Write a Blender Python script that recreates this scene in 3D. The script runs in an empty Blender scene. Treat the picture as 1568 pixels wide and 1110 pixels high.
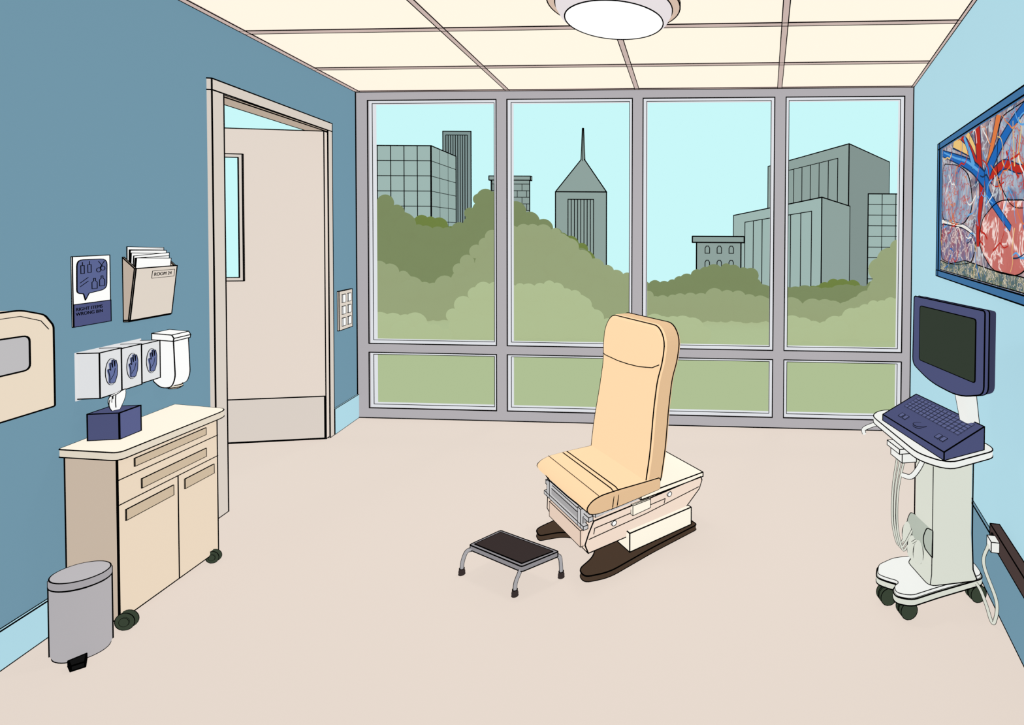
import bpy, bmesh, math, random
from mathutils import Vector, Matrix
random.seed(4)
sc = bpy.context.scene
sc.view_settings.view_transform = 'Standard'
sc.view_settings.look = 'None'

# ------------------------------------------------------------------ materials
def lin(h):
    o = []
    for i in (0, 2, 4):
        c = int(h[i:i+2], 16)/255
        o.append(c/12.92 if c <= .04045 else ((c+.055)/1.055)**2.4)
    return o
MATS = {}
def M(name, hexc, em=.94, df=.10):
    if name in MATS: return MATS[name]
    m = bpy.data.materials.new(name); m.use_nodes = True
    b = m.node_tree.nodes["Principled BSDF"]
    c = lin(hexc)
    b.inputs["Base Color"].default_value = (c[0]*df, c[1]*df, c[2]*df, 1)
    b.inputs["Roughness"].default_value = 1
    b.inputs["Specular IOR Level"].default_value = 0
    b.inputs["Emission Color"].default_value = (*c, 1)
    b.inputs["Emission Strength"].default_value = em  # light built into the colour: every surface emits its own tone
    m.cycles.emission_sampling = 'NONE'
    MATS[name] = m
    return m
INK = M("ink_black", "070707", .2, .2)
INKW = 1.15

# ------------------------------------------------------------------ builder
class G:
    def __init__(s, name, mat4=None, r=.003, coll=True):
        s.root = bpy.data.objects.new(name, None)
        s.root.empty_display_size = .1
        sc.collection.objects.link(s.root)
        if mat4 is not None: s.root.matrix_world = mat4
        s.r = r; s.segs = []
    def add(s, name, vf, mat, ink=True, thr=.6, smooth=False, r=None):
        v, f = vf
        me = bpy.data.meshes.new(name)
        me.from_pydata([tuple(p) for p in v], [], f); me.materials.append(mat)
        bm = bmesh.new(); bm.from_mesh(me)
        bmesh.ops.recalc_face_normals(bm, faces=bm.faces)
        if ink:
            for e in bm.edges:
                if len(e.link_faces) != 2 or e.calc_face_angle(0) > thr:
                    s.segs.append((e.verts[0].co.copy(), e.verts[1].co.copy(), r or s.r))
        bm.to_mesh(me); bm.free()
        if smooth:
            for p in me.polygons: p.use_smooth = True
        o = bpy.data.objects.new(name, me); sc.collection.objects.link(o)
        o.parent = s.root
        return o
    def line(s, pts, r=None, closed=False):
        pts = [Vector(p) for p in pts]
        if closed: pts.append(pts[0])
        for a, b in zip(pts, pts[1:]): s.segs.append((a, b, r or s.r))
    def edges_of_tube(s, pts, rad, side_dir, r):
        # two ink lines running along a tube, on opposite flanks
        pts = [Vector(p) for p in pts]; vd = Vector(side_dir).normalized()
        for sg in (1, -1):
            L = []
            for i, p in enumerate(pts):
                t = (pts[min(i+1, len(pts)-1)]-pts[max(i-1, 0)]).normalized()
                n = t.cross(vd)
                if n.length < 1e-4: continue
                L.append(p+n.normalized()*rad*sg)
            s.line(L, r=r)
    def done(s, mat=None):
        if not s.segs: return s
        V = []; F = []
        for a, b, r in s.segs:
            r = r*INKW
            d = b-a
            if d.length < 1e-6: continue
            d.normalize()
            u = d.orthogonal().normalized(); w = d.cross(u)
            a2 = a-d*r*.5; b2 = b+d*r*.5; n = len(V)
            for p in (a2, b2):
                for k in range(5):
                    t = k*math.tau/5
                    V.append(p+(u*math.cos(t)+w*math.sin(t))*r)
            for k in range(5):
                F.append((n+k, n+(k+1) % 5, n+5+(k+1) % 5, n+5+k))
            F.append(tuple(n+k for k in range(4, -1, -1))); F.append(tuple(n+5+k for k in range(5)))
        me = bpy.data.meshes.new("ink_lines"); me.from_pydata([tuple(p) for p in V], [], F)
        me.materials.append(mat or INK)
        o = bpy.data.objects.new("ink_lines", me); sc.collection.objects.link(o); o.parent = s.root
        s.segs = []
        return s
    def text(s, body, size, mat4, mat, name="lettering"):
        cu = bpy.data.curves.new(name, 'FONT'); cu.body = body; cu.size = size; cu.extrude = .0006
        cu.materials.append(mat)
        o = bpy.data.objects.new(name, cu); sc.collection.objects.link(o)
        o.parent = s.root; o.matrix_parent_inverse = Matrix(); o.matrix_local = mat4
        return o

def loft(rings, cap0=True, cap1=True):
    n = len(rings[0]); V = []; F = []
    for r in rings: V += list(r)
    for i in range(len(rings)-1):
        for k in range(n):
            F.append((i*n+k, i*n+(k+1) % n, (i+1)*n+(k+1) % n, (i+1)*n+k))
    if cap0: F.append(tuple(range(n-1, -1, -1)))
    if cap1: F.append(tuple((len(rings)-1)*n+k for k in range(n)))
    return V, F
def place(p, axis, h):
    if axis == 'z': return (p[0], p[1], h)
    if axis == 'y': return (p[0], h, p[1])
    return (h, p[0], p[1])
def prism(poly, axis, lo, hi):
    return loft([[place(p, axis, lo) for p in poly], [place(p, axis, hi) for p in poly]])
def box(x0, x1, y0, y1, z0, z1):
    return prism([(x0, y0), (x1, y0), (x1, y1), (x0, y1)], 'z', z0, z1)
def rpoly(pts, rad, n=5):
    out = []; L = len(pts)
    if not hasattr(rad, '__len__'): rad = [rad]*L
    for i in range(L):
        p = Vector(pts[i]); a = Vector(pts[i-1]); b = Vector(pts[(i+1) % L]); r = rad[i]
        if r <= 0: out.append(tuple(p)); continue
        da = (a-p); db = (b-p)
        t = min(r, da.length*.49, db.length*.49)
        s0 = p+da.normalized()*t; s1 = p+db.normalized()*t
        for k in range(n+1):
            q = k/n
            out.append(tuple(s0*(1-q)**2+p*2*q*(1-q)+s1*q*q))
    return out
def inset(poly, d):
    n = len(poly); out = []
    area = sum(poly[i][0]*poly[(i+1) % n][1]-poly[(i+1) % n][0]*poly[i][1] for i in range(n))
    sg = 1 if area > 0 else -1
    for i in range(n):
        p = Vector(poly[i]); a = Vector(poly[i-1]); b = Vector(poly[(i+1) % n])
        t = (b-a); t.normalize()
        nrm = Vector((-t.y, t.x))*sg
        out.append(tuple(p+nrm*d))
    return out
def circ(cx, cy, r, n=32, ry=None):
    ry = ry or r
    return [(cx+r*math.cos(k*math.tau/n), cy+ry*math.sin(k*math.tau/n)) for k in range(n)]
def lathe(cx, cy, prof, n=40, sy=1):
    return loft([[(x, y, z) for x, y in circ(cx, cy, r, n, r*sy)] for r, z in prof])
def tube(pts, r, n=8, taper=None):
    pts = [Vector(p) for p in pts]; rings = []; u = None
    for i, p in enumerate(pts):
        d = (pts[min(i+1, len(pts)-1)]-pts[max(i-1, 0)]).normalized()
        if u is None: u = d.orthogonal().normalized()
        u = (u-d*u.dot(d)).normalized(); w = d.cross(u)
        rr = r if taper is None else r*(taper[i])
        rings.append([p+(u*math.cos(k*math.tau/n)+w*math.sin(k*math.tau/n))*rr for k in range(n)])
    return loft(rings)
def smoothpath(pts, n=6):
    P = [Vector(p) for p in pts]; P = [P[0]*2-P[1]]+P+[P[-1]*2-P[-2]]; out = []
    for i in range(1, len(P)-2):
        for k in range(n):
            t = k/n
            out.append(.5*((2*P[i])+(P[i+1]-P[i-1])*t+(2*P[i-1]-5*P[i]+4*P[i+1]-P[i+2])*t*t+(3*P[i]-P[i-1]-3*P[i+1]+P[i+2])*t**3))
    out.append(P[-2]); return out
def frame(ox, oy, ax, ay):
    l = math.hypot(ax, ay); ax /= l; ay /= l
    return Matrix(((ax, -ay, 0, ox), (ay, ax, 0, oy), (0, 0, 1, 0), (0, 0, 0, 1)))
# wall frames (x = left-to-right seen from the room, y = into the wall, z up)
BL = (-2.8786, 4.3184); BR = (1.6242, 4.0812)
ML = frame(*BL, -.1547, .9880)
MR = frame(*BR, -.1973, -.9803)
MB = frame(*BL, BR[0]-BL[0], BR[1]-BL[1])
WB = math.hypot(BR[0]-BL[0], BR[1]-BL[1])
HC = 2.70
def wl(fr, x, y):
    v = fr @ Vector((x, y, 0)); return (v.x, v.y)

# ------------------------------------------------------------------ room shell
c_left = M("paint_slate_blue", "7095A8"); c_right = M("paint_light_blue", "AFD8E5")
c_floor = M("vinyl_floor_beige", "E4D6CB"); c_tile = M("ceiling_tile_cream", "FFF5E3", .97, .1)
c_grid = M("ceiling_grid_mauve", "CBB6AF"); c_frame = M("window_frame_grey", "B2AEB2")
c_bead = M("window_bead_light", "DFE1E6"); c_cyan = M("corridor_paint_cyan", "C9F8F9")
c_jamb = M("door_casing", "D8CEC4"); c_jamb_shade = M("door_casing_shaded", "B9A898")
c_leaf = M("door_leaf_beige", "E4D6CB"); c_kick = M("door_kick_plate", "D9CEC5")
c_black = M("black_rubber", "141414")

g = G("floor"); Lf = wl(ML, -5.5, 0); Rf = wl(MR, 5.5, 0)
g.add("floor_slab", loft([[(*p, -.06) for p in (BL, BR, Rf, Lf)], [(*p, 0) for p in (BL, BR, Rf, Lf)]]), c_floor, ink=False)
Lo = [wl(ML, x, y) for x, y in ((.3, 0), (-3.2, 0), (-3.2, 2.2), (.3, 2.2))]
g.add("corridor_slab", loft([[(*p, -.06) for p in Lo], [(*p, -.001) for p in Lo]]), c_floor, ink=False)
g = G("ceiling")
g.add("ceiling_slab", loft([[(*p, HC) for p in (BL, BR, Rf, Lf)], [(*p, HC+.06) for p in (BL, BR, Rf, Lf)]]), c_tile, ink=False)

g = G("wall_left", ML, .004)
g.add("wall_near_section", box(-5.5, -1.50, 0, .12, 0, HC), c_left, ink=False)
g.add("wall_far_section", box(-.40, 0, 0, .12, 0, HC), c_left, ink=False)
g.add("wall_over_door", box(-1.50, -.40, 0, .12, 2.33, HC), c_left, ink=False)
g.line([(-5.5, 0, .0), (-1.555, 0, .0)]); g.line([(-.37, 0, 0), (0, 0, 0)])
g.line([(-5.5, 0, HC), (0, 0, HC)]); g.done()
g = G("wall_right", MR, .004)
g.add("wall_panel", box(0, 5.5, 0, .12, 0, HC), c_right, ink=False)
g.line([(0, 0, HC), (5.5, 0, HC)]); g.done()
g = G("wall_corridor", ML, .004)
g.add("wall_panel", box(-3.2, .3, 2.2, 2.3, 0, HC), c_cyan, ink=False)

g = G("baseboard_left", ML, .0026)
g.add("board_near", box(-5.4, -1.56, -.014, 0, 0, .14), c_right)
g.add("board_far", box(-.37, -.0, -.014, 0, 0, .195), c_right); g.done()
g = G("baseboard_right", MR, .0026)
g.add("board", box(0.02, 5.4, -.014, 0, 0, .27), c_left); g.done()

# ceiling grid
g = G("trim_ceiling_grid", None, .0026)
def bar(g, name, p, q, w, z0, z1, mat):
    p = Vector(p); q = Vector(q); d = (q-p).normalized(); n = Vector((-d.y, d.x))*w/2
    R = [p-n, q-n, q+n, p+n]
    g.add(name, loft([[(v.x, v.y, z0) for v in R], [(v.x, v.y, z1) for v in R]]), mat, ink=False)
    for k in (1, -1):
        g.line([(p.x+k*n.x, p.y+k*n.y, z0), (q.x+k*n.x, q.y+k*n.y, z0)])
def cross(off):
    a = wl(MB, 0, -off); d = Vector((BR[0]-BL[0], BR[1]-BL[1])).normalized()
    def hit(o, w):
        w = Vector(w); o = Vector(o); A = Vector(a)
        den = d.x*w.y-d.y*w.x; t = ((o.x-A.x)*w.y-(o.y-A.y)*w.x)/den
        return A+d*t
    return hit(BL, (.1547, -.988)), hit(BR, (-.1973, -.9803))
for i, off in enumerate((.60, 1.27, 1.94, 2.6, 3.26, 3.9)):
    p, q = cross(off); bar(g, "cross_tee_%d" % i, p, q, .046, 2.6955, 2.7, c_grid)
for i, (a, b) in enumerate((((-1.60, 4.25), (-1.456, 2.607)), ((-.545, 4.19), (-.485, 2.6)), ((.585, 4.13), (.398, 2.583)))):
    a = Vector(a); b = Vector(b); bar(g, "main_tee_%d" % i, a, a+(b-a)*3, .034, 2.695, 2.7, c_grid)
bar(g, "wall_angle_left", wl(ML, 0, -.022), wl(ML, -5.4, -.022), .040, 2.694, 2.7, c_grid)
bar(g, "wall_angle_right", wl(MR, 0, -.012), wl(MR, 5.4, -.012), .02, 2.694, 2.7, c_grid)
bar(g, "wall_angle_back", wl(MB, 0, -.015), wl(MB, WB, -.015), .026, 2.694, 2.7, c_grid)
g.done()

# ------------------------------------------------------------------ back window wall
g = G("window_1", MB, .0040)
cols = [(.104, 1.185), (1.274, 2.30), (2.386, 3.432), (3.52, 4.437)]
zb, zm0, zm1, zt, ztop = .085, .548, .622, 2.625, 2.695
D = .10
vs = [0, .104, 1.185, 1.274, 2.30, 2.386, 3.432, 3.52, 4.437, WB]
for i in range(5):
    g.add("mullion_%d" % i, box(vs[2*i], vs[2*i+1], 0, D, 0, ztop), c_frame, ink=False)
for i, (a, b) in enumerate(cols):
    g.add("sill_%d" % i, box(a, b, 0, D, 0, zb), c_frame, ink=False)
    g.add("transom_%d" % i, box(a, b, 0, D, zm0, zm1), c_frame, ink=False)
    g.add("head_%d" % i, box(a, b, 0, D, zt, ztop), c_frame, ink=False)
    for j, (z0, z1) in enumerate(((zb, zm0), (zm1, zt))):
        g.line([(a, 0, z0), (b, 0, z0), (b, 0, z1), (a, 0, z1)], closed=True)
        w = .026
        for k, bx in enumerate(((a, a+w, z0, z1), (b-w, b, z0, z1), (a, b, z0, z0+w), (a, b, z1-w*.8, z1))):
            g.add("bead_%d_%d_%d" % (i, j, k), box(bx[0], bx[1], .02, .07, bx[2], bx[3]), c_bead, ink=False)
        g.line([(a+w, .02, z0+w), (b-w, .02, z0+w), (b-w, .02, z1-w*.8), (a+w, .02, z1-w*.8)], r=.0024, closed=True)
g.line([(0.003, -.002, 0.002), (WB-.003, -.002, 0.002), (WB-.003, -.002, ztop), (0.003, -.002, ztop)], closed=True, r=.005)
g.done()

# ------------------------------------------------------------------ door
g = G("trim_door_casing", ML, .0034)
g.add("jamb_near", box(-1.56, -1.478, -.025, .12, 0, 2.30), c_jamb)
g.add("jamb_far", box(-.432, -.375, -.012, .12, 0, 2.30), c_jamb)
hp_ = prism([(-1.56, -.025), (-.375, -.012), (-.375, .12), (-1.56, .12)], 'z', 2.30, 2.36)
g.add("head", hp_, c_jamb)
g.add("head_soffit_shade", box(-1.478, -.432, -.008, .12, 2.288, 2.30), c_jamb_shade)  # strip in darkened casing colour, painted shade under the door head
g.done()
g = G("door_1", ML, .0034)
g.add("leaf", box(-.478, -.434, -.008, .90, .012, 2.284), c_leaf)
g.add("kick_plate", box(-.484, -.478, -.002, .895, .02, .33), c_kick)
g.add("vision_frame", box(-.488, -.478, .52, .70, 1.19, 2.10), c_kick)
g.add("vision_glass", box(-.491, -.488, .545, .675, 1.215, 2.075), c_cyan)
g.done()

# ------------------------------------------------------------------ left wall fittings
c_white = M("white_plastic", "FBFBFA"); c_lg = M("light_grey_card", "E0E1E3"); c_navy = M("navy_print", "5B6592")
c_navy2 = M("navy_print_dark", "4F5580"); c_tan = M("file_holder_beige", "DDD2C6"); c_tan_shade = M("file_holder_beige_shaded", "C0AFA0")
g = G("light_switch_panel", ML, .003)
g.add("plate", box(-.30, -.10, -.014, 0, .78, 1.085), c_tan)
for i in range(2):
    for j in range(3):
        u = -.262+i*.083; z = .81+j*.092
        g.add("rocker_%d_%d" % (i, j), box(u, u+.045, -.022, -.014, z, z+.062), c_white, r=.002)
g.done()

g = G("wall_poster", ML, .0016)
g.add("sheet", box(-2.262, -2.108, -.005, 0, 1.165, 1.448), c_white)
g.add("band", box(-2.262, -2.108, -.0065, -.005, 1.165, 1.255), c_navy2)
blob = rpoly([(-2.248, 1.30), (-2.222, 1.295), (-2.215, 1.268), (-2.200, 1.295), (-2.125, 1.305), (-2.122, 1.432), (-2.246, 1.434)], [.02, .004, .001, .004, .025, .025, .025])
g.add("speech_bubble", prism(blob, 'y', -.0065, -.005), c_navy)
yy = -.0078; ir = .0011
for u, z in ((-2.226, 1.400), (-2.198, 1.402)):
    g.line([(u-.007, yy, z-.022), (u+.007, yy, z-.022), (u+.007, yy, z+.010), (u-.007, yy, z+.010)], closed=True, r=ir)
    g.line([(u, yy, z+.010), (u, yy, z+.024)], r=ir)
for cx, cz in ((-2.160, 1.388), (-2.142, 1.394)):
    g.line([(x, yy, z) for x, z in circ(cx, cz, .009, 12)], closed=True, r=ir)
g.line([(-2.155, yy, 1.396), (-2.135, yy, 1.424)], r=ir); g.line([(-2.143, yy, 1.402), (-2.160, yy, 1.424)], r=ir)
for u, z in ((-2.178, 1.33), (-2.146, 1.338)):
    g.line([(u-.011, yy, z-.018), (u+.011, yy, z-.018), (u+.011, yy, z+.008), (u+.004, yy, z+.014), (u+.004, yy, z+.024), (u-.004, yy, z+.024), (u-.004, yy, z+.014), (u-.011, yy, z+.008)], closed=True, r=ir)
g.line([(-2.236, yy, 1.325), (-2.204, yy, 1.345)], r=ir); g.line([(-2.236, yy, 1.340), (-2.204, yy, 1.360)], r=ir)
RX = Matrix.Rotation(math.pi/2, 4, 'X')
g.text("RIGHT ITEMS\nWRONG BIN", .019, Matrix.Translation((-2.255, -.0075, 1.228)) @ RX, INK)
g.done()

g = G("wall_file_holder", ML, .0022)
prof = [(0, 1.155), (-.020, 1.155), (-.046, 1.385), (0, 1.435)]
g.add("pocket_side_near", prism(prof, 'x', -2.045, -2.037), c_tan_shade)  # pocket sides in darkened holder beige, side shade put into the colour
g.add("pocket_side_far", prism(prof, 'x', -1.838, -1.83), c_tan_shade)
g.add("pocket_front", prism([(-.020, 1.155), (-.026, 1.155), (-.052, 1.385), (-.046, 1.385)], 'x', -2.045, -1.83), c_tan)
g.add("pocket_bottom", box(-2.045, -1.83, -.022, 0, 1.15, 1.157), c_tan)
for i in range(7):
    zt = 1.478-.009*i+random.uniform(-.003, .003); tl = random.uniform(-.006, .006)
    u0 = -2.034+random.uniform(0, .008); u1 = -1.842-random.uniform(0, .012)
    yb = -.004-.0018*i; yt = -.006-.0058*i
    q = [(u0, yb, 1.165), (u1, yb, 1.165), (u1, yt, zt+tl), (u0, yt, zt-tl)]
    g.add("paper_%d" % i, loft([q, [(x, y-.0012, z) for x, y, z in q]]), c_white, r=.0014)
tl_ = math.degrees(math.atan2(.026, .23))
tm = Matrix.Translation((-1.955, -.0505, 1.345)) @ Matrix.Rotation(math.radians(90+tl_), 4, 'X')
g.text("ROOM 24", .022, tm, INK)
def hp(u, z): return (u, -.0265-(z-1.155)*.113, z)
g.line([hp(-1.962, 1.335), hp(-1.842, 1.335), hp(-1.842, 1.368), hp(-1.962, 1.368)], closed=True, r=.001)
g.done()

g = G("glove_box_rack", ML, .0022)
c_slot = M("glove_slot_grey", "CFD1D8"); c_glv = M("glove_blue", "66719F")
for i in range(3):
    u0 = -2.25+i*.0935
    g.add("glove_box_%d" % i, box(u0, u0+.0925, -.082, 0, .872+.004*i, 1.057-.003*i), c_lg)
    cx = u0+.048; cz = .968
    g.add("dispensing_slot_%d" % i, prism(circ(cx, cz, .026, 24, .055), 'y', -.0835, -.082), c_slot, r=.0008)
    gl = [(-.014, -.045), (.008, -.048), (.018, -.02), (.020, .02), (.014, .046), (.009, .044), (.008, .018), (.004, .05), (-.002, .048), (-.001, .016), (-.007, .040), (-.012, .036), (-.009, .006), (-.017, .016), (-.020, .010), (-.014, -.015)]
    pl = rpoly([(cx+a_, cz+b_) for a_, b_ in gl], .004, 2)
    g.add("glove_%d" % i, prism(pl, 'y', -.088, -.0835), c_glv, ink=False)
    g.line([(x, -.0885, z) for x, z in pl], closed=True, r=.0011)
    g.line([(cx-.010, -.0885, cz-.03), (cx+.004, -.0885, cz-.012), (cx+.010, -.0885, cz+.012)], r=.0009)
g.add("rack_back", box(-2.255, -1.965, -.004, 0, .865, 1.06), c_lg, ink=False)
g.done()

g = G("hand_sanitizer_dispenser", ML, .0022)
g.add("housing", prism(rpoly([(0, .845), (-.03, .812), (-.075, .812), (-.09, .86), (-.084, 1.045), (0, 1.06)], [.005, .02, .03, .02, .005, 0]), 'x', -1.90, -1.815), c_white, thr=.9)
g.add("lid", prism([(0, 1.042), (-.088, 1.032), (-.091, 1.046), (-.082, 1.062), (0, 1.072)], 'x', -1.906, -1.81), c_white)
g.add("drip_nozzle", lathe(-1.857, -.055, [(.020, .80), (.028, .806), (.028, .816)], 20), M("nozzle_cream", "F1E6D3"))
g.done()

c_cream = M("dispenser_cream", "E8D8C3")
g = G("paper_towel_dispenser", ML, .0026)
tp = rpoly([(-3.02, .935), (-2.55, .935), (-2.55, 1.220), (-2.578, 1.262), (-2.65, 1.288), (-3.02, 1.288)], [.02, .006, .012, .012, .02, .02])
g.add("housing", prism(tp, 'y', -.20, 0), c_cream, thr=.9)
op = rpoly([(-2.96, 1.085), (-2.63, 1.085), (-2.63, 1.200), (-2.96, 1.210)], .02)
g.add("viewing_window", prism(op, 'y', -.204, -.19), M("smoked_plastic_grey", "BDBBBD"), thr=1.0)
g.line([(-3.0, -.2005, 1.268), (-2.652, -.2005, 1.268), (-2.59, -.2005, 1.243), (-2.566, -.2005, 1.21)], r=.0012)
g.done()

# ------------------------------------------------------------------ cabinet
c_cab = M("cabinet_laminate", "E9D6BF"); c_cab_shade = M("cabinet_laminate_shaded", "C9B7A5"); c_top = M("counter_cream", "FFF6E4")
c_edge = M("counter_edge", "E3D8C6"); c_pull = M("drawer_pull_tan", "CDB99F"); c_cast = M("caster_dark_green", "3A4436")
g = G("supply_cabinet", ML, .0025)
FL = (-2.381, -.247); FR = (-1.928, -.280); KR = (-1.86, -.02); KL = (-2.318, -.02)
HB = .672
g.add("body", prism([FL, FR, KR, KL], 'z', .035, HB), c_cab)
g.add("end_shade_sheet", prism([FL, KL, (KL[0]-.003, KL[1]), (FL[0]-.003, FL[1])], 'z', .035, HB), c_cab_shade)  # thin sheet in darkened laminate colour, painted shade on the end face
top = rpoly([(-2.405, -.272), (-1.908, -.315), (-1.80, -.012), (-2.335, -.012)], [.03, .05, .01, .01])
g.add("counter_edge", prism(top, 'z', HB, HB+.030), c_edge, r=.0022)
g.add("counter_top", prism(inset(top, .001), 'z', HB+.030, HB+.0315), c_top, ink=False)
def fp(t, z, o=.002):
    x = FL[0]+(FR[0]-FL[0])*t; y = FL[1]+(FR[1]-FL[1])*t
    return Vector((x+.0893*-o, y-o, z))
g.line([fp(0, .586), fp(1, .586)], r=.0018); g.line([fp(0, .488), fp(1, .488)], r=.0018); g.line([fp(.55, .488), fp(.55, .037)], r=.0018)
for k, (t0, t1, z0, z1) in enumerate(((.14, .86, .613, .645), (.20, .86, .512, .550), (.06, .50, .415, .458), (.62, .95, .415, .458))):
    q = [fp(t0, z0, 0), fp(t1, z0, 0), fp(t1, z1, 0), fp(t0, z1, 0)]; q2 = [fp(t0, z0, .004), fp(t1, z0, .004), fp(t1, z1, .004), fp(t0, z1, .004)]
    g.add("recessed_pull_%d" % k, loft([q, q2]), c_pull, r=.0014)
def wheel(g, nm, x, y, z, r, w, axis, mat, ir=.0016):
    if axis == 'x': g.add(nm, prism(circ(y, z, r, 24), 'x', x-w/2, x+w/2), mat, r=ir)
    else: g.add(nm, prism(circ(x, z, r, 24), 'y', y-w/2, y+w/2), mat, r=ir)
for k, (x, y) in enumerate(((-2.378, -.268), (-1.965, -.285), (-1.985, -.06), (-2.29, -.06))):
    rr0 = .034 if k == 0 else .028
    wheel(g, "caster_%d" % k, x, y, rr0, rr0, .018, 'x', c_cast, .0012)
    wheel(g, "caster_hub_%d" % k, x-.011, y, rr0, rr0*.5, .004, 'x', c_cast, .0007)
g.done()

g = G("tissue_box", ML, .0022)
bz = HB+.032
g.add("carton", box(-2.26, -2.165, -.155, -.045, bz, bz+.108), M("tissue_box_navy", "4E5379"))
g.add("carton_front_lit", box(-2.26, -2.165, -.157, -.155, bz, bz+.108), M("tissue_box_navy_lit", "5A608B"))  # lighter copy of the carton navy, painting the front as better lit
tz = bz+.108
def sheet(w0, w1, h, lean):
    R = []
    for j in range(6):
        t = j/5; w = w0+(w1-w0)*math.sin(t*2.2); ring = []
        for k in range(14):
            a = k*math.tau/14; rr = w*(1+.25*math.sin(3*a+j*.4))
            ring.append((-2.212+rr*math.cos(a)+lean*t, -.108+rr*.45*math.sin(a), tz+h*t*(1+.12*math.cos(a+.6))))
        R.append(ring)
    return loft(R)
g.add("tissue", sheet(.015, .030, .068, .004), c_white, thr=.8, r=.0014)
g.done()

# ------------------------------------------------------------------ pedal bin
g = G("pedal_bin", frame(-2.300, 1.908, 1, 0), .0025)
c_bin = M("bin_grey", "B3AFB2"); c_lid = M("bin_lid_grey", "BDB9BC")
ra = .086; SY = .76
g.add("drum", lathe(0, 0, [(ra-.006, 0), (ra, .012), (ra, .262)], 48, SY), c_bin, thr=.9)
g.add("lid_rim", lathe(0, 0, [(ra+.002, .264), (ra+.002, .285), (ra-.001, .291)], 48, SY), M("bin_rim", "A7A3A7"), thr=.9, r=.0018)
g.add("lid", lathe(0, 0, [(ra-.002, .291), (ra-.02, .298), (.04, .302)], 48, SY), c_lid, ink=False)
g.add("pedal", prism([(.045, -.078), (.080, -.100), (.107, -.080), (.070, -.045)], 'z', .004, .022), c_black)
for t in (math.radians(42.5), math.radians(222.5)):
    g.line([((ra+.001)*math.cos(t), (ra+.001)*SY*math.sin(t), .01), ((ra+.001)*math.cos(t), (ra+.001)*SY*math.sin(t), .285)])
g.done()

# ------------------------------------------------------------------ step stool
g = G("step_stool", frame(-.857, 2.324, .89, -.455), .0024)
c_rim = M("stool_steel", "8F8C90"); c_mat = M("stool_rubber_mat", "39302F"); c_leg = M("stool_leg_steel", "A9A7AA")
T4 = [(-.188, -.075), (.140, -.078), (.205, .075), (-.155, .072)]
F4 = [(-.222, -.088), (.100, -.078), (.192, .105), (-.15, .10)]
g.add("platform_rim", prism(rpoly(T4, .01, 2), 'z', .114, .136), c_rim, thr=.9)
g.add("tread_mat", prism([(x*.90, y*.82) for x, y in T4], 'z', .136, .139), c_mat, r=.0016)
for k in range(4):
    a = Vector(T4[k]); b = Vector(F4[k]); d = (b-a); a1 = a*.9
    P = smoothpath([(a1.x, a1.y, .118), (a.x+d.x*.35, a.y+d.y*.35, .105), (b.x-d.x*.1, b.y-d.y*.1, .055), (b.x, b.y, .012)], 5)
    g.add("leg_%d" % k, tube(P, .0072), c_leg, ink=False)
    g.edges_of_tube(P, .0075, (.75, -.5, .45), .0014)
    g.add("rubber_tip_%d" % k, lathe(b.x, b.y, [(.014, 0), (.0145, .012), (.011, .026)], 16), c_mat, r=.0012)
g.done()

# ------------------------------------------------------------------ exam chair
CH = frame(-.417, 2.707, .643, -.766)
g = G("exam_chair", CH, .0028)
c_cu = M("upholstery_peach", "FFDAAD"); c_cu_shade = M("upholstery_peach_shaded", "E3BE95"); c_shell = M("base_shell_pink", "F2DCCB")  # side peach is the cushion colour darkened to paint in side shade
c_blk = M("base_cream", "FFF7E5"); c_foot = M("foot_brown", "4A3A2E"); c_mech = M("mechanism_grey", "C9C8C9")
def seat_ring(x, s, zt=0):
    P = [(.03, .315), (.03, .372), (-.05, .376), (-.20, .386), (-.29, .388), (-.335, .376), (-.36, .350), (-.35, .322), (-.31, .308), (-.2, .306)]
    P = rpoly(P, [.01, .01, .02, .03, .03, .02, .02, .02, .02, .02], 3)
    cy = sum(p[0] for p in P)/len(P); cz = sum(p[1] for p in P)/len(P)
    return [(x, cy+(p[0]-cy)*(1-s*.08), cz+(p[1]-cz)*(1-s)) for p in P]
rings = [seat_ring(-.272, .45), seat_ring(-.265, .2), seat_ring(-.245, .03), seat_ring(-.1, 0), seat_ring(.1, 0), seat_ring(.262, .0), seat_ring(.285, .05)]
g.add("seat_cushion", loft(rings), c_cu, ink=False)
g.add("seat_side_shaded", loft([seat_ring(.285, .052), seat_ring(.294, .15), seat_ring(.298, .30)]), c_cu_shade, ink=False)  # seat end in the darkened peach, shade put into the colour
g.line(seat_ring(.287, .05), closed=True)
g.line(seat_ring(-.268, .3), closed=True)
g.line([(-.268, -.338, .338), (-.1, -.36, .332), (.1, -.36, .332), (.29, -.352, .332)])
g.line([(-.25, -.30, .388), (.285, -.30, .389)], r=.0014)
for yy in (-.200, -.224):
    g.line([(-.265, yy, .372), (-.24, yy, .387), (.262, yy, .389), (.288, yy, .382), (.2965, yy-.005, .366), (.299, yy-.012, .325), (.29, yy-.012, .308)], r=.0022)
lean = .15
def bz_(z): return (z-.35)*lean
pl = [(-.275, .335), (-.282, .50), (-.268, .70), (-.266, .84), (-.290, .92), (-.297, 1.02), (-.240, 1.098), (.225, 1.098), (.292, 1.03), (.290, .92), (.268, .84), (.268, .70), (.282, .50), (.276, .335)]
pl = rpoly(pl, [.03, .05, .05, .05, .05, .06, .10, .10, .06, .05, .05, .05, .05, .03], 4)
def br(d, y0): return [(x, y0+bz_(z)*(1), z) for x, z in inset(pl, d)]
rings = [br(.018, -.052), br(.006, -.045), br(0, -.03), br(0, .040), br(.01, .058), br(.03, .066)]
g.add("backrest_cushion", loft(rings[:3]), c_cu, ink=False)
g.add("backrest_side_shaded", loft(rings[2:]), c_cu_shade, ink=False)  # backrest flanks painted in the shaded peach
g.line(br(.004, -.044), closed=True)
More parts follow.
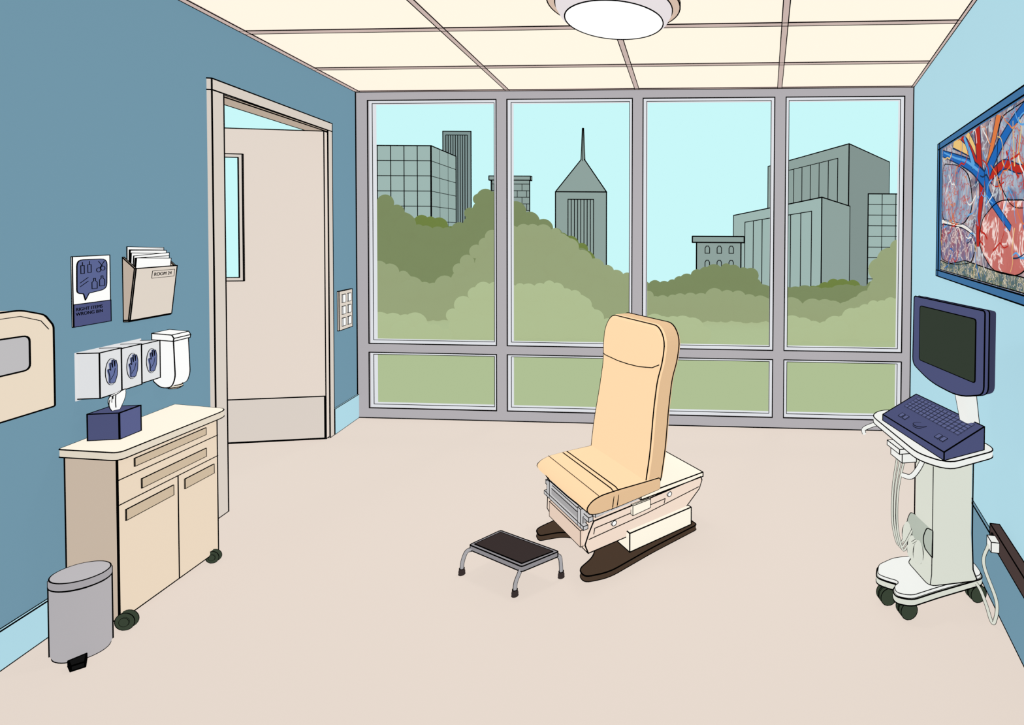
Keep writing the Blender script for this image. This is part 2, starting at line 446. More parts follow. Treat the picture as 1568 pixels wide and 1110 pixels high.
g.line(br(-.001, .042), closed=True)
def fr_(x, z): return (x, -.053+bz_(z), z)
g.line([fr_(-.262, .878), fr_(-.24, .872), fr_(-.1, .866), (.0, -.053+bz_(.868), .868), fr_(.1, .874), fr_(.22, .892), fr_(.272, .915)], r=.0022)
# shell
sh = [(-.30, .085), (-.325, .14), (-.315, .20), (-.30, .255), (.0, .262), (.32, .275), (.335, .25), (.33, .20), (.25, .10), (.22, .085)]
def xs(z): return .19+.06*(z-.085)/.2
lft = [(-xs(z), y, z) for y, z in sh]; rgt = [(xs(z), y, z) for y, z in sh]
g.add("base_shell", loft([lft, rgt]), c_shell)
g.add("shell_top_cap", prism([(-.245, -.05), (.245, -.05), (.248, .335), (-.248, .335)], 'z', .272, .294), c_blk)
g.add("seat_carriage", box(-.22, .22, -.28, .05, .255, .308), c_mech, r=.0016)
g.add("carriage_rail_upper", box(-.235, .235, -.322, -.30, .255, .275), c_mech, r=.0016)
g.add("carriage_rail_lower", box(-.215, .215, -.338, -.315, .215, .232), c_mech, r=.0016)
for k, x in enumerate((-.18, .16)):
    g.add("front_bracket_%d" % k, box(x, x+.028, -.338, -.31, .215, .300), c_mech, r=.0016)
g.add("carriage_back_plate", box(-.19, .19, -.327, -.31, .205, .262), M("mechanism_grey_dark", "A9A7A8"), r=.0014)
g.add("front_panel_recess", box(-.17, .17, -.330, -.30, .115, .190), M("front_panel_pink", "E6CDBB"), r=.0016)
def sd(y, z, o=.003): return Vector((xs(z)+o, y, z))
g.line([sd(-.29, .185), sd(-.29, .215), sd(.10, .225), sd(.10, .20)], r=.0018)
g.line([sd(-.31, .165), sd(.0, .18), sd(.32, .215)], r=.0018)
for k, y in enumerate((-.19, .12)):
    z = .203 if k == 0 else .245
    g.add("side_knob_%d" % k, prism(circ(y, z, .012, 16), 'x', xs(z)+.001, xs(z)+.008), c_white, r=.0016)
g.add("latch_box", prism([(-.10, .215), (.0, .22), (.0, .262), (-.10, .262)], 'x', .235, .252), c_blk, r=.0016)
g.add("column_block", box(-.19, .225, -.10, .275, .028, .118), c_blk)
ft = rpoly([(-.25, -.37), (-.18, -.38), (-.14, -.27), (0, -.17), (.14, -.24), (.185, -.345), (.25, -.35), (.29, -.25), (.262, 0), (.245, .30), (-.25, .30), (-.27, 0), (-.27, -.25)], [.03, .02, .05, .08, .05, .03, .03, .05, .05, .02, .02, .05, .05])
g.add("floor_foot", prism(ft, 'z', 0, .026), c_foot)
g.done()

# ------------------------------------------------------------------ ultrasound machine
UM = frame(1.03, 2.22, .17, -.985)
iu = UM.inverted()
def loc(x, y):
    v = iu @ Vector((x, y, 0)); return (v.x, v.y)
FLK = (.80, -.56, .35)     # direction whose flanks carry the drawn contour lines
g = G("ultrasound_machine", UM, .0024)
c_um = M("machine_plastic", "EFF0EC"); c_um2 = M("machine_column", "DADDD1"); c_um_shade = M("machine_shade_grey", "B4BCB0")
c_mon = M("monitor_navy", "4D5278"); c_mon_shade = M("monitor_navy_shaded", "3A3D58"); c_scr = M("screen_dark", "333C32"); c_key = M("keyboard_keys", "5D638C")
bp = [loc(*p) for p in ((.735, 2.19), (.765, 2.26), (.85, 2.31), (1.17, 2.36), (1.20, 2.27), (1.195, 2.19), (.96, 2.105), (.835, 2.055), (.775, 2.075), (.78, 2.12), (.815, 2.145), (.78, 2.16))]
bp = rpoly(bp, [.03, .02, .03, .03, .02, .03, .03, .03, .03, .02, .02, .02], 4)
g.add("base_deck", prism(bp, 'z', .072, .098), c_um2)
g.add("base_deck_cover", prism(inset(bp, .006), 'z', .098, .112), c_um, r=.0014)
for k, p in enumerate(((.778, 2.18), (.832, 2.10), (1.165, 2.20), (1.14, 2.30))):
    x, y = loc(*p); wheel(g, "caster_%d" % k, x-.011, y, .036, .036, .016, 'x', c_cast, .0014); wheel(g, "caster_twin_%d" % k, x+.012, y, .036, .036, .016, 'x', c_cast, .0014)
    g.add("caster_stem_%d" % k, box(x-.012, x+.012, y-.012, y+.012, .05, .08), c_um_shade, ink=False)
def rr(hx, hy, z, cx=0, cy=0, r=.03): return [(x, y, z) for x, y in rpoly([(cx-hx, cy-hy), (cx+hx, cy-hy), (cx+hx, cy+hy), (cx-hx, cy+hy)], r, 4)]
cr = [rr(.085, .115, .112, 0, .0), rr(.075, .103, .14), rr(.070, .096, .3), rr(.070, .096, .60), rr(.075, .103, .655), rr(.09, .12, .68)]
g.add("column", loft(cr), c_um2, ink=False)
for ix, iy in ((-1, -1), (1, -1), (1, 1)):
    g.line([(ix*.078, iy*.107, .112), (ix*.0695, iy*.0955, .15), (ix*.0655, iy*.092, .3), (ix*.0655, iy*.092, .6), (ix*.078, iy*.108, .68)], r=.0015 if (ix, iy) == (1, -1) else .0024)
g.line(cr[0], closed=True, r=.002)
scq = rpoly([(-.09, .215), (-.128, .262), (-.135, .31), (-.118, .345), (-.09, .33)], [.005, .02, .02, .01, .005], 3)
g.add("column_scoop", prism(scq, 'x', -.055, .066), c_um_shade, thr=.9, r=.0018)  # shade of the hollow painted as a darker plastic tone
# keyboard tray
tp = rpoly([(-.295, -.13), (-.23, -.215), (.19, -.240), (.285, -.175), (.21, .085), (-.22, .085)], [.05, .05, .05, .05, .05, .05], 5)
g.add("tray_underside", loft([[(x, y, .668) for x, y in inset(tp, .035)], [(x, y, .688) for x, y in tp]]), c_um2, ink=False)
g.add("tray", prism(tp, 'z', .688, .714), c_um, r=.0022)
kq = [(-.16, -.195), (.262, -.18), (.20, .035), (-.235, .015)]
def kz(y, o=0): return .740+(y+.2)*.28+o
g.add("keyboard_panel", loft([[(x, y, .714) for x, y in kq], [(x, y, kz(y)) for x, y in kq]]), c_mon)
def kp(s, t):
    a = Vector(kq[0]).lerp(Vector(kq[1]), s); b = Vector(kq[3]).lerp(Vector(kq[2]), s); return a.lerp(b, t)
for j in range(5):
    for i in range(14):
        s0 = .08+i*.060; t0 = .50+j*.088
        c = [kp(s0, t0), kp(s0+.052, t0), kp(s0+.052, t0+.072), kp(s0, t0+.072)]
        g.add("key_%d_%d" % (j, i), loft([[(p.x, p.y, kz(p.y)) for p in c], [(p.x, p.y, kz(p.y)+.003) for p in c]]), c_key, r=.0006)
p = kp(.5, .25); g.add("trackball", lathe(p.x, p.y, [(.027, kz(p.y)-.003), (.027, kz(p.y)+.004), (.014, kz(p.y)+.008)], 20), c_mon, r=.0012)
for s in (.17, .24, .76, .83):
    c = [kp(s, .18), kp(s+.05, .18), kp(s+.05, .3), kp(s, .3)]
    g.add("soft_key_%d" % int(s*100), loft([[(q.x, q.y, kz(q.y)) for q in c], [(q.x, q.y, kz(q.y)+.003) for q in c]]), c_key, r=.0009)
for nm, P in (("tray_handle_far", [(-.20, -.17, .69), (-.235, -.21, .665), (-.24, -.245, .648), (-.20, -.265, .645)]), ("tray_handle_near", [(.17, -.20, .69), (.20, -.245, .66), (.20, -.275, .632), (.16, -.285, .62)])):
    P = smoothpath(P, 5); g.add(nm, tube(P, .008), c_um, ink=False)
    g.edges_of_tube(P, .0085, FLK, .0014)
# neck + monitor
nk = [rr(.03, .03, .714, .12, .03, .012), rr(.028, .028, .80, .12, .03, .012), rr(.035, .03, .95, .11, .01, .012)]
g.add("monitor_neck", loft(nk), c_um, ink=False)
for sx in (-1, 1): g.line([(.12+sx*.027, .03+sx*.027, .714), (.12+sx*.025, .03+sx*.025, .80), (.11+sx*.032, .01+sx*.027, .95)], r=.0018)
mo = rpoly([(-.128, 1.280), (-.133, .975), (.0, .93), (.19, .925), (.325, .975), (.325, 1.280)], [.012, .03, .08, .1, .03, .012], 5)
g.add("monitor_bezel", prism(mo, 'y', -.068, -.05), c_mon, thr=.9)
g.add("monitor_shell", loft([[(x, -.05, z) for x, z in mo], [(.1+(x-.1)*.985, -.02, 1.1+(z-1.1)*.985) for x, z in mo], [(.1+(x-.1)*.7, .03, 1.1+(z-1.1)*.7) for x, z in mo]]), c_mon_shade, thr=.9)  # shell in darkened monitor navy, side shade put into the colour
scp = rpoly([(-.078, 1.243), (-.078, 1.005), (.280, 1.005), (.280, 1.243)], .012, 3)
g.add("screen", prism(scp, 'y', -.071, -.068), c_scr, thr=.9, r=.0016)
# probe holder, probes and cables
g.add("probe_holder", box(-.07, .02, -.205, -.14, .60, .65), c_um, r=.0018)
g.add("probe_holder_lip", box(-.075, .025, -.22, -.135, .64, .66), c_um, r=.0018)
for k, (x, y, z) in enumerate(((-.01, -.160, .275), (.025, -.158, .235), (.066, -.155, .238))):
    P = [(x, y, z+.055), (x, y, z+.035), (x, y, z), (x, y, z-.025), (x, y, z-.038)]
    g.add("probe_%d" % k, tube(P, .018, 16, [.3, .85, 1.05, .95, .45]), c_um2, ink=False)
    side = Vector((.57, .82, 0))
    g.line([Vector((x, y, z+.004))+side*(.0192*math.cos(a))+Vector((0, 0, .045*math.sin(a))) for a in [i*math.tau/24 for i in range(24)]], closed=True, r=.0015)
for k in range(3):
    C = smoothpath([(-.05+.025*k, -.185, .60), (-.075+.02*k, -.19, .45), (-.08+.02*k, -.188, .30), (-.05+.02*k, -.18, .215), (-.02+.02*k, -.172, .25), (-.01+.032*k, -.158, .33-.02*k)], 6)
    g.add("probe_cable_%d" % k, tube(C, .0036, 6), c_um2, ink=False)
    g.edges_of_tube(C, .0038, FLK, .0010)
g.done()

g = G("wall_outlet_strip", MR, .0022)
g.add("housing", box(2.01, 2.8, -.05, -.015, .305, .372), M("outlet_brown", "4A3C3A"))
g.add("socket", prism(circ(2.045, .338, .014, 16), 'y', -.054, -.05), c_black, r=.001)
g.add("plug", box(2.07, 2.12, -.08, -.05, .315, .355), c_um, r=.0016)
g.done()
g = G("power_cable", None, .0011)
a = MR @ Vector((2.095, -.082, .33))
PC = smoothpath([(1.12, 2.25, .10), (1.155, 2.17, .085), (1.165, 2.12, .04), (1.16, 2.07, .008), (1.155, 2.035, .03), (1.152, 2.02, .12), (a.x-.015, a.y+.005, .25), tuple(a)], 8)
g.add("cord", tube(PC, .0055, 8), c_um2, ink=False)
g.edges_of_tube(PC, .0058, (-1.15, -2.1, 1.4), .0011)
g.done()

# ------------------------------------------------------------------ anatomical painting
g = G("anatomical_painting", MR, .003)
u0, u1, z0, z1 = .955, 2.42, 1.305, 2.095
fw = .045; c_pf = M("painting_frame_blue", "41719F")
g.add("frame_left", box(u0, u0+fw, -.035, -.002, z0, z1), c_pf); g.add("frame_right", box(u1-fw, u1, -.035, -.002, z0, z1), c_pf)
g.add("frame_top", box(u0, u1, -.0352, -.002, z1-.035, z1), c_pf); g.add("frame_bottom", box(u0, u1, -.0352, -.002, z0, z0+.035), c_pf)
def tissue(name, cols, sc1, vscale, vein, dist=1.5):
    m = bpy.data.materials.new(name); m.use_nodes = True; nt = m.node_tree; nd = nt.nodes; lk = nt.links
    b = nd["Principled BSDF"]; b.inputs["Roughness"].default_value = 1; b.inputs["Specular IOR Level"].default_value = 0
    tc = nd.new("ShaderNodeTexCoord")
    n1 = nd.new("ShaderNodeTexNoise"); n1.inputs["Scale"].default_value = sc1; n1.inputs["Detail"].default_value = 7; n1.inputs["Distortion"].default_value = dist
    lk.new(tc.outputs["Object"], n1.inputs["Vector"])
    r1 = nd.new("ShaderNodeValToRGB"); el = r1.color_ramp.elements
    N = len(cols)
    for i, h_ in enumerate(cols):
        p_ = .28+.46*i/(N-1)
        e = el[0] if i == 0 else (el[1] if i == N-1 else el.new(p_))
        e.position = p_; e.color = (*lin(h_), 1)
    lk.new(n1.outputs["Fac"], r1.inputs["Fac"])
    vo = nd.new("ShaderNodeTexVoronoi"); vo.feature = 'DISTANCE_TO_EDGE'; vo.inputs["Scale"].default_value = vscale
    mx0 = nd.new("ShaderNodeMix"); mx0.data_type = 'RGBA'; mx0.inputs["Factor"].default_value = .15
    lk.new(tc.outputs["Object"], mx0.inputs[6]); lk.new(n1.outputs["Color"], mx0.inputs[7]); lk.new(mx0.outputs[2], vo.inputs["Vector"])
    r2 = nd.new("ShaderNodeValToRGB"); r2.color_ramp.elements[0].position = .02; r2.color_ramp.elements[0].color = (.8, .8, .8, 1)
    r2.color_ramp.elements[1].position = .07; r2.color_ramp.elements[1].color = (0, 0, 0, 1)
    lk.new(vo.outputs["Distance"], r2.inputs["Fac"])
    mx = nd.new("ShaderNodeMix"); mx.data_type = 'RGBA'; lk.new(r2.outputs["Color"], mx.inputs["Factor"])
    lk.new(r1.outputs["Color"], mx.inputs[6]); mx.inputs[7].default_value = (*lin(vein), 1)
    lk.new(mx.outputs[2], b.inputs["Emission Color"]); b.inputs["Emission Strength"].default_value = .9  # canvas also emits its own colour, little comes from the lamps
    k_ = nd.new("ShaderNodeMix"); k_.data_type = 'RGBA'; k_.inputs["Factor"].default_value = .87; lk.new(mx.outputs[2], k_.inputs[6]); k_.inputs[7].default_value = (0, 0, 0, 1)
    lk.new(k_.outputs[2], b.inputs["Base Color"]); m.cycles.emission_sampling = 'NONE'
    return m
m_bg = tissue("painted_tissue", ["1F3F66", "3E6F9E", "8F3B35", "D9977A", "B7A28C", "5E7FA6", "D8B9B4"], 6, 14, "C7D3DC")
m_lung = tissue("painted_lung", ["4C6F98", "7FA0C0", "A9BCD0", "8E6F86", "6E8FB4", "C9D2DC"], 7, 20, "B84A44")
m_heart = tissue("painted_heart", ["C06A64", "E6B0AB", "F2D6D0", "DF9C95", "F0CFC9", "C9736C"], 5, 6, "FBE9E4", 4)
m_liver = tissue("painted_liver", ["5E7FA6", "9BA9BC", "B98A84", "D9C2B8", "A5473F"], 8, 17, "E9DAD2")
m_fat = tissue("painted_fat", ["5F6B44", "A98A55", "D9B98A", "8E4A38", "4F6E8E"], 12, 12, "EBD9B8", 5)
def flat(nm, poly, mat, y):
    g.add(nm, prism(poly, 'y', y-.001, y), mat, ink=False)
    g.line([(a_, y-.0008, b_) for a_, b_ in poly], closed=True, r=.0022)
g.add("canvas", box(u0+fw, u1-fw, -.02, -.002, z0+.035, z1-.035), m_bg, ink=False)
flat("lung_left", rpoly([(1.02, 1.97), (1.35, 1.92), (1.55, 1.85), (1.62, 1.68), (1.45, 1.60), (1.02, 1.64)], .08), m_lung, -.0205)
flat("liver", rpoly([(1.01, 1.62), (1.45, 1.59), (1.68, 1.54), (1.62, 1.42), (1.3, 1.39), (1.01, 1.41)], .06), m_liver, -.0207)
flat("lung_right", rpoly([(1.95, 2.04), (2.36, 2.05), (2.36, 1.65), (2.1, 1.66), (1.93, 1.80)], .08), m_lung, -.0205)
flat("heart", rpoly([(1.74, 1.62), (1.95, 1.70), (2.3, 1.68), (2.36, 1.5), (2.2, 1.40), (1.9, 1.40), (1.72, 1.50)], .09), m_heart, -.0215)
flat("diaphragm", [(1.0, 1.345), (2.36, 1.345), (2.36, 1.40), (1.9, 1.405), (1.5, 1.425), (1.2, 1.39), (1.0, 1.40)], m_fat, -.0218)
v_b = M("painted_vein_blue", "2467B5"); v_b2 = M("painted_vein_blue_light", "5FA3DD"); v_r = M("painted_artery_red", "B82E24"); v_o = M("painted_artery_orange", "DB7A44"); v_y = M("painted_nerve_yellow", "E8C27A"); v_w = M("painted_fascia_white", "E8E4E0"); v_d = M("painted_line_navy", "1D3354")  # navy is the artwork's line colour for vessel edges and some capillaries
def ves(nm, pts, w, mat, y, edge=True):
    P = smoothpath([(a_, 0, b_) for a_, b_ in pts], 6)
    for tag, ww, mt, yo in ((("_edge", w*1.25+.002, v_d, y+.00004),) if edge else ())+(("", w, mat, y),):
        A = []; B = []
        for i, p_ in enumerate(P):
            d = (P[min(i+1, len(P)-1)]-P[max(i-1, 0)]).normalized(); n_ = Vector((-d.z, 0, d.x)); k = ww*(1-.5*i/len(P))
            A.append(p_+n_*k); B.append(p_-n_*k)
        V = [(min(max(q.x, u0+fw), u1-fw), yo, min(max(q.z, z0+.036), z1-.036)) for q in A+B]; n_ = len(P)
        g.add(nm+tag, (V, [(i, i+1, n_+i+1, n_+i) for i in range(n_-1)]), mt, ink=False)
ves("yellow_muscle_1", [(1.25, 2.06), (1.5, 1.98), (1.72, 1.90)], .030, v_y, -.0222); ves("yellow_muscle_2", [(1.95, 2.06), (1.88, 1.95), (1.8, 1.85)], .028, v_o, -.0222)
ves("yellow_muscle_3", [(1.5, 2.06), (1.62, 1.97), (1.74, 1.86)], .018, v_y, -.0223); ves("red_muscle", [(1.4, 2.06), (1.56, 1.98), (1.72, 1.84)], .014, v_r, -.0224)
ves("vein_left", [(1.78, 1.80), (1.6, 1.88), (1.35, 1.95), (1.02, 2.03)], .030, v_b, -.0226)
ves("vein_left_light", [(1.7, 1.85), (1.5, 1.92), (1.3, 1.965), (1.05, 2.03)], .008, v_b2, -.0229, False)
ves("vein_right", [(1.78, 1.80), (1.92, 1.90), (2.08, 1.98), (2.3, 2.05)], .030, v_b, -.0226)
ves("vein_down", [(1.80, 1.84), (1.83, 1.74), (1.95, 1.66), (2.1, 1.58)], .022, v_b, -.0227)
ves("vein_up", [(1.62, 1.88), (1.55, 1.96), (1.45, 2.05)], .020, v_b2, -.0227)
ves("artery_trunk", [(1.66, 2.06), (1.70, 1.9), (1.74, 1.75), (1.70, 1.60), (1.70, 1.5)], .035, v_r, -.0224)
ves("artery_right", [(1.78, 1.78), (2.0, 1.84), (2.2, 1.80), (2.36, 1.84)], .020, v_r, -.0225)
ves("fascia", [(1.02, 1.63), (1.3, 1.61), (1.5, 1.59), (1.66, 1.55)], .012, v_w, -.0225)
for k in range(80):
    a_ = random.uniform(1.02, 2.3); b_ = random.uniform(1.42, 2.0); an = random.uniform(0, 6.28); P = [(a_, b_)]
    for j in range(4):
        an += random.uniform(-.8, .8); a_ += .045*math.cos(an); b_ += .045*math.sin(an); P.append((min(max(a_, 1.0), 2.36), min(max(b_, 1.36), 2.05)))
    ves("capillary_%d" % k, P, random.uniform(.003, .006), random.choice((v_r, v_r, v_b, v_o, v_b2, v_w, v_y, v_d)), -.0232-.00005*k, False)
g.done()

# ------------------------------------------------------------------ ceiling light
g = G("ceiling_light", frame(-.453, 2.62, 1, 0), .0034)
g.add("flange", lathe(0, 0, [(.30, 2.672), (.325, 2.684), (.325, 2.70)], 56), M("lamp_flange_tan", "D6BDAB"), thr=.7)
g.add("bowl_side", loft([[(x, y, z) for x, y in circ(0, 0, r, 56)] for r, z in ((.285, 2.674), (.283, 2.655), (.265, 2.622), (.24, 2.606))]), M("lamp_bowl_grey", "E8E0E2"), thr=.9)
g.add("bowl_diffuser", lathe(0, 0, [(.238, 2.6055), (.20, 2.592), (.12, 2.583), (.04, 2.580)], 56), M("lamp_diffuser_white", "FFFFFF", 1.0, .1), ink=False)
g.line([(x, y, 2.605) for x, y in circ(0, 0, .241, 56)], closed=True, r=.0028)
g.line([(x, y, 2.67) for x, y in circ(0, 0, .287, 56)], closed=True, r=.003)
g.done()
L = bpy.data.lights.new("lamp_glow", 'AREA'); L.shape = 'DISK'; L.size = .45; L.energy = 25
lo = bpy.data.objects.new("lamp_glow", L); sc.collection.objects.link(lo); lo.parent = g.root; lo.location = (0, 0, 2.555)

# ------------------------------------------------------------------ outside
GZ = -2.72
g = G("lawn")
g.add("grass", box(-26, 22, 4.9, 30.5, GZ-.2, GZ), M("grass_green", "AFBD92"), ink=False)
def ico(sub):
    bm = bmesh.new(); bmesh.ops.create_icosphere(bm, subdivisions=sub, radius=1)
    V = [v.co.copy() for v in bm.verts]; F = [tuple(v.index for v in f.verts) for f in bm.faces]; bm.free(); return V, F
IV, IF = ico(3)
def canopy(name, line, Y, mat, rs, depth=.6):
    g = G(name); V = []; F = []
    def ball(x, y, z, r):
        z = max(z, GZ+r+.01)
        n = len(V); V.extend([(x+v.x*r, y+v.y*r*.5, z+v.z*r) for v in IV]); F.extend([tuple(i+n for i in f) for f in IF])
    x = line[0][0]
    while x < line[-1][0]:
        for (xa, za), (xb, zb) in zip(line, line[1:]):
            if xa <= x <= xb: zt = za+(zb-za)*(x-xa)/(xb-xa)
        r = random.uniform(*rs)
        if zt > GZ+.1:
            ball(x, Y+random.uniform(-.1, .1), zt-r+random.uniform(-.04, .08), r)
            z = zt-r*1.0
            while z > GZ:
                rr_ = random.uniform(rs[1]*.9, rs[1]*1.25)
                ball(x+random.uniform(-.15, .15), Y+.35+random.uniform(0, depth), z-rr_, rr_)
                z -= rr_*.8
        x += r*1.3
    g.add("foliage", (V, F), mat, ink=False, smooth=True)
c_t1 = M("foliage_light", "B0BE92", .97, .06); c_t2 = M("foliage_mid", "98A47B", .97, .06); c_t3 = M("foliage_dark", "7C8A60", .97, .06); c_t4 = M("foliage_olive", "6F8142", .97, .06)
light = [(-14, -1.7), (-12.95, -1.69), (-11.95, -1.76), (-11.45, -2.56), (-9.95, -2.56), (-9.65, -1.56), (-9.1, -.69), (-8.2, -.36), (-6.95, -.5), (-5.95, -.41), (-4.95, -.69), (-4.2, -1.44), (-3.3, -2.19), (-2.6, -2.36), (-1.95, -1.69), (-1.2, -1.69), (-.45, -2.26), (.3, -2.8), (2.8, -2.8), (3.4, -2.19), (5.05, -2.0), (5.7, -1.3), (6.7, -1.0), (8.5, -.94), (10, -.9)]
mid = [(-17, .3), (-15.5, .2), (-14.3, 0), (-13.3, -.9), (-12.2, -.85), (-11.3, .06), (-10.3, 1.1), (-9.4, 1.8), (-8.3, 1.86), (-7.1, 1.8), (-6.1, 1.2), (-5.3, .36), (-4.1, -.15), (-3.2, -.5), (-2.3, -1.44), (-1.1, -1.3), (0, -1.3), (.66, -1.0), (2.2, -1.3), (3.2, -1.5), (4.1, -2.0), (5.2, -1.65), (6.4, -2), (7.6, -1.6), (8.0, -.54), (8.3, .66), (9.2, 1.5), (12, 1.7)]
dark = [(-20, 3), (-18.3, 3.1), (-17.1, 3.4), (-16.3, 2.8), (-15.7, 1.9), (-13.6, 1.7), (-12.7, 2.3), (-12.25, 3.5), (-11.7, 3.8), (-10.6, 3.5), (-9.7, 2.85), (-8.3, 1.9), (-6.9, .86), (-5.9, 0), (-4.5, -.9), (-3.3, -1.06), (-1.9, -1.1), (-1.0, -.7), (.25, -.3), (1.1, -.1), (2.5, -.43), (2.9, -1.24), (4.3, -1.95), (5.5, -1.8), (6.5, -1.4), (8.8, -1.24), (9.3, -.9), (13, 0)]
canopy("shrub_row", light, 20, c_t1, (.20, .40)); canopy("tree_row", mid, 24, c_t2, (.24, .50)); canopy("tree_row", dark, 28, c_t3, (.28, .58))
canopy("tree_row", [(-18.4, 1.0), (-17.2, 2.25), (-16.0, 2.45), (-14.9, 2.2), (-13.6, 1.2)], 29.6, c_t4, (.35, .55), .3)
canopy("tree_row", [(-8.6, 1.5), (-7.6, 1.3), (-6.5, .5)], 29.6, c_t4, (.35, .5), .3)
canopy("tree_row", [(3.6, -1.9), (4.6, -1.75), (5.6, -1.8), (6.2, -1.6), (7.2, -1.1), (8.2, -.98), (8.9, -1.6)], 29.6, c_t4, (.35, .5), .3)

# city
CG = -16
def quad_lines(g, a, b, ta, tb, nu, nv, bot=-4, r=.06, m0=.0, m1=1.0, mt=0):
    off = Vector((0, -.15, 0))
    def P(s, t):
        x = a[0]+(b[0]-a[0])*s; y = a[1]+(b[1]-a[1])*s; zt = ta+(tb-ta)*s
        return Vector((x, y, bot+(zt-bot)*t))+off
    for i in range(nu+1):
        s = m0+(m1-m0)*i/max(nu, 1); g.line([P(s, 0), P(s, 1-mt)], r=r)
    for j in range(nv):
        t = 1-j/max(nv, 1); g.line([P(m0, t), P(m1, t)], r=r)
    if mt: g.line([P(m0, 1-mt), P(m1, 1-mt)], r=r)
def tower(name, foot, tops, mats, r=.08):
    g = G(name, None, r); n = len(foot)
    V = [(x, y, CG) for x, y in foot]+[(x, y, t) for (x, y), t in zip(foot, tops)]
    for i in range(n):
        j = (i+1) % n
        g.add("facade_%d" % i, ([V[i], V[j], V[n+j], V[n+i]], [(0, 1, 2, 3)]), mats[min(i, len(mats)-1)])
    g.add("roof", ([V[n+i] for i in range(n)], [tuple(range(n))]), mats[-1]); return g
cA = M("glass_tower_teal", "9FB6B1", .97, .06); cA2 = M("glass_tower_teal_shaded", "97AEA9", .97, .06); cB = M("tower_slate", "7F9392", .97, .06); cC = M("tower_sage", "8FA19C", .97, .06); cD = M("tower_sage_shaded", "83938F", .97, .06)  # second teal and second sage are shaded copies, painting tower sides darker
g = tower("office_building", [(-54, 80), (-41.8, 80), (-43.4, 91.3), (-58, 92)], [14.46]*4, [cA, cA2, cA2, cA])
quad_lines(g, (-54, 80), (-41.8, 80), 14.46, 14.46, 6, 8, r=.055); quad_lines(g, (-41.8, 80), (-43.4, 91.3), 14.46, 14.46, 3, 8, r=.055); g.done()
g = tower("office_tower", [(-47.5, 95), (-42.4, 95), (-45.6, 102), (-51, 102)], [19.5]*4, [cB])
quad_lines(g, (-47.5, 95), (-42.4, 95), 19.5, 19.5, 9, 0, m0=.12, m1=.88, mt=.03, r=.06); g.done()
g = tower("brick_building", [(-36.6, 90), (-30.1, 90), (-32.9, 98), (-40, 98)], [10.7]*4, [cC])
quad_lines(g, (-36.6, 90), (-30.1, 90), 10.7, 10.7, 0, 13, r=.05)
for j in range(12):
    z = 9.6-j*1.13
    for i in range(4): g.line([(-36.2+i*1.6+(j % 2)*.8, 89.9, z), (-36.2+i*1.6+(j % 2)*.8, 89.9, z-1.1)], r=.045)
g.add("cornice", box(-36.9, -29.8, 89.5, 90.2, 10.2, 10.9), cC)
g.done()
g = tower("spire_tower", [(-22.8, 80), (-15.0, 80), (-16.4, 87), (-24.8, 87)], [7.56]*4, [cC, cD])
quad_lines(g, (-22.8, 80), (-15.0, 80), 7.56, 7.56, 8, 0, m0=.25, m1=.75, mt=.1, r=.06)
ap = (-19.4, 83.4, 13.3)
R4 = [(-22.8, 80, 7.56), (-15, 80, 7.56), (-16.4, 87, 7.56), (-24.8, 87, 7.56)]
for i in range(4): g.add("pyramid_roof_%d" % i, ([R4[i], R4[(i+1) % 4], ap], [(0, 1, 2)]), cC)
g.add("spire", loft([[(ap[0]+x, ap[1]+y, 12.6) for x, y in circ(0, 0, .35, 8)], [(ap[0]+x, ap[1]+y, 17.9) for x, y in circ(0, 0, .12, 8)]]), cC, thr=.5, r=.05)
g.done()
g = tower("low_building", [(-1.05, 70), (4.9, 70), (5.2, 76), (-1.05, 76)], [.5]*4, [cC])
g.add("cornice", box(-1.6, 5.3, 69.5, 70.2, .15, .95), cC)
for j in range(4):
    for i in range(3):
        cx = .4+i*1.6; z = -1.3-j*1.9
        g.line([(cx-.3, 69.9, z), (cx+.3, 69.9, z), (cx+.3, 69.9, z+.7), (cx+.15, 69.9, z+.95), (cx-.15, 69.9, z+.95), (cx-.3, 69.9, z+.7)], closed=True, r=.05)
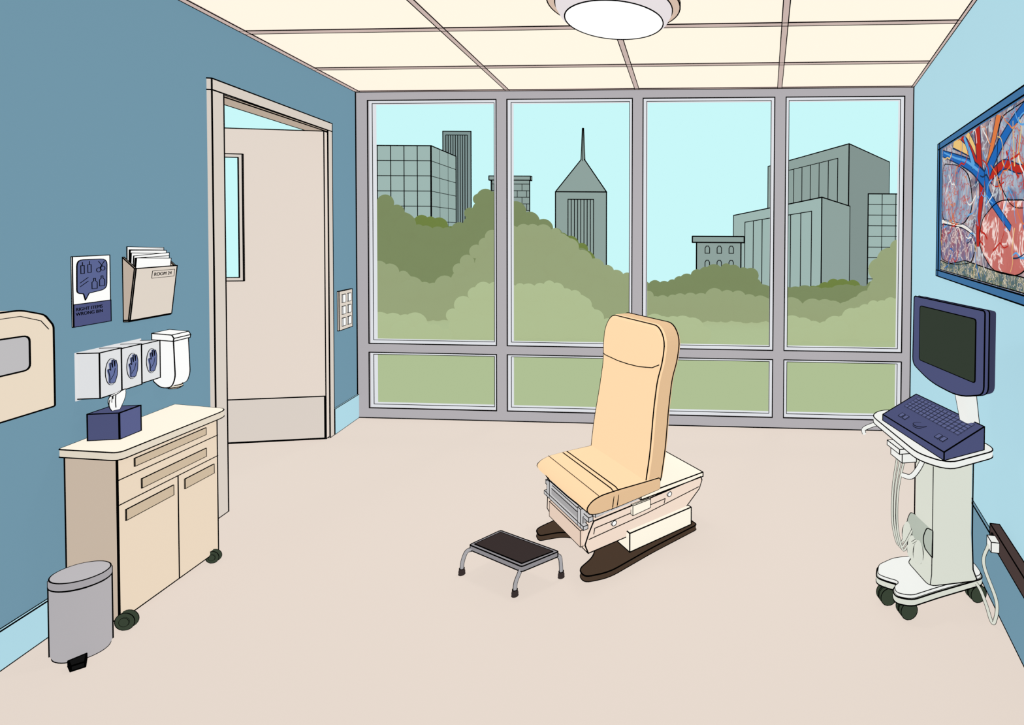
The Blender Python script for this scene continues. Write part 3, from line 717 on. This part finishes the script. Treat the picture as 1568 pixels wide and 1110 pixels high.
g.done()
g = tower("stepped_building", [(5.0, 90), (16.8, 75), (23.6, 85), (12, 98)], [4.4, 6.6, 5.85, 4.6], [cA, cC, cC, cC])
quad_lines(g, (5.0, 90), (16.8, 75), 4.4, 6.6, 7, 0, m0=.15, m1=.9, mt=.12, r=.06, bot=-8); g.done()
g = tower("high_rise", [(14.5, 120), (27.5, 100), (40.5, 115), (28, 135)], [16.6, 18.5, 17.1, 16.6], [cC, cD, cC, cC], .10)
quad_lines(g, (14.5, 120), (27.5, 100), 16.6, 18.5, 7, 0, m0=.15, m1=.88, mt=.1, r=.07); g.done()
g = tower("grid_building", [(27.5, 88), (39, 88), (43, 96), (30.2, 96)], [8.1]*4, [cA])
quad_lines(g, (27.5, 88), (39, 88), 8.1, 8.1, 5, 9, r=.055, bot=-8); g.done()

# ------------------------------------------------------------------ world, light, camera
w = bpy.data.worlds.new("sky"); sc.world = w; w.use_nodes = True
w.node_tree.nodes["Background"].inputs[0].default_value = (*lin("C9F8F9"), 1)
S = bpy.data.lights.new("sun", 'SUN'); S.energy = .5; S.angle = .2
so = bpy.data.objects.new("sun", S); sc.collection.objects.link(so); so.rotation_euler = (math.radians(-40), math.radians(15), 0)

cam = bpy.data.cameras.new("camera"); co = bpy.data.objects.new("camera", cam); sc.collection.objects.link(co); sc.camera = co
pitch, roll = -.0190, -.0056
f = Vector((0, math.cos(pitch), math.sin(pitch))); u = Vector((0, -math.sin(pitch), math.cos(pitch))); r = Vector((1, 0, 0))
r2 = r*math.cos(roll)-u*math.sin(roll); u2 = u*math.cos(roll)+r*math.sin(roll)
mw = Matrix.Identity(4)
for i in range(3):
    mw[i][0] = r2[i]; mw[i][1] = u2[i]; mw[i][2] = -f[i]
mw[0][3], mw[1][3], mw[2][3] = 0, 0, 1.5617
co.matrix_world = mw
cam.sensor_width = 36; cam.lens = 36*800/1568
cam.shift_x = (784-1078.64)/1568; cam.shift_y = -(555-370.05)/1568
cam.clip_start = .05; cam.clip_end = 600
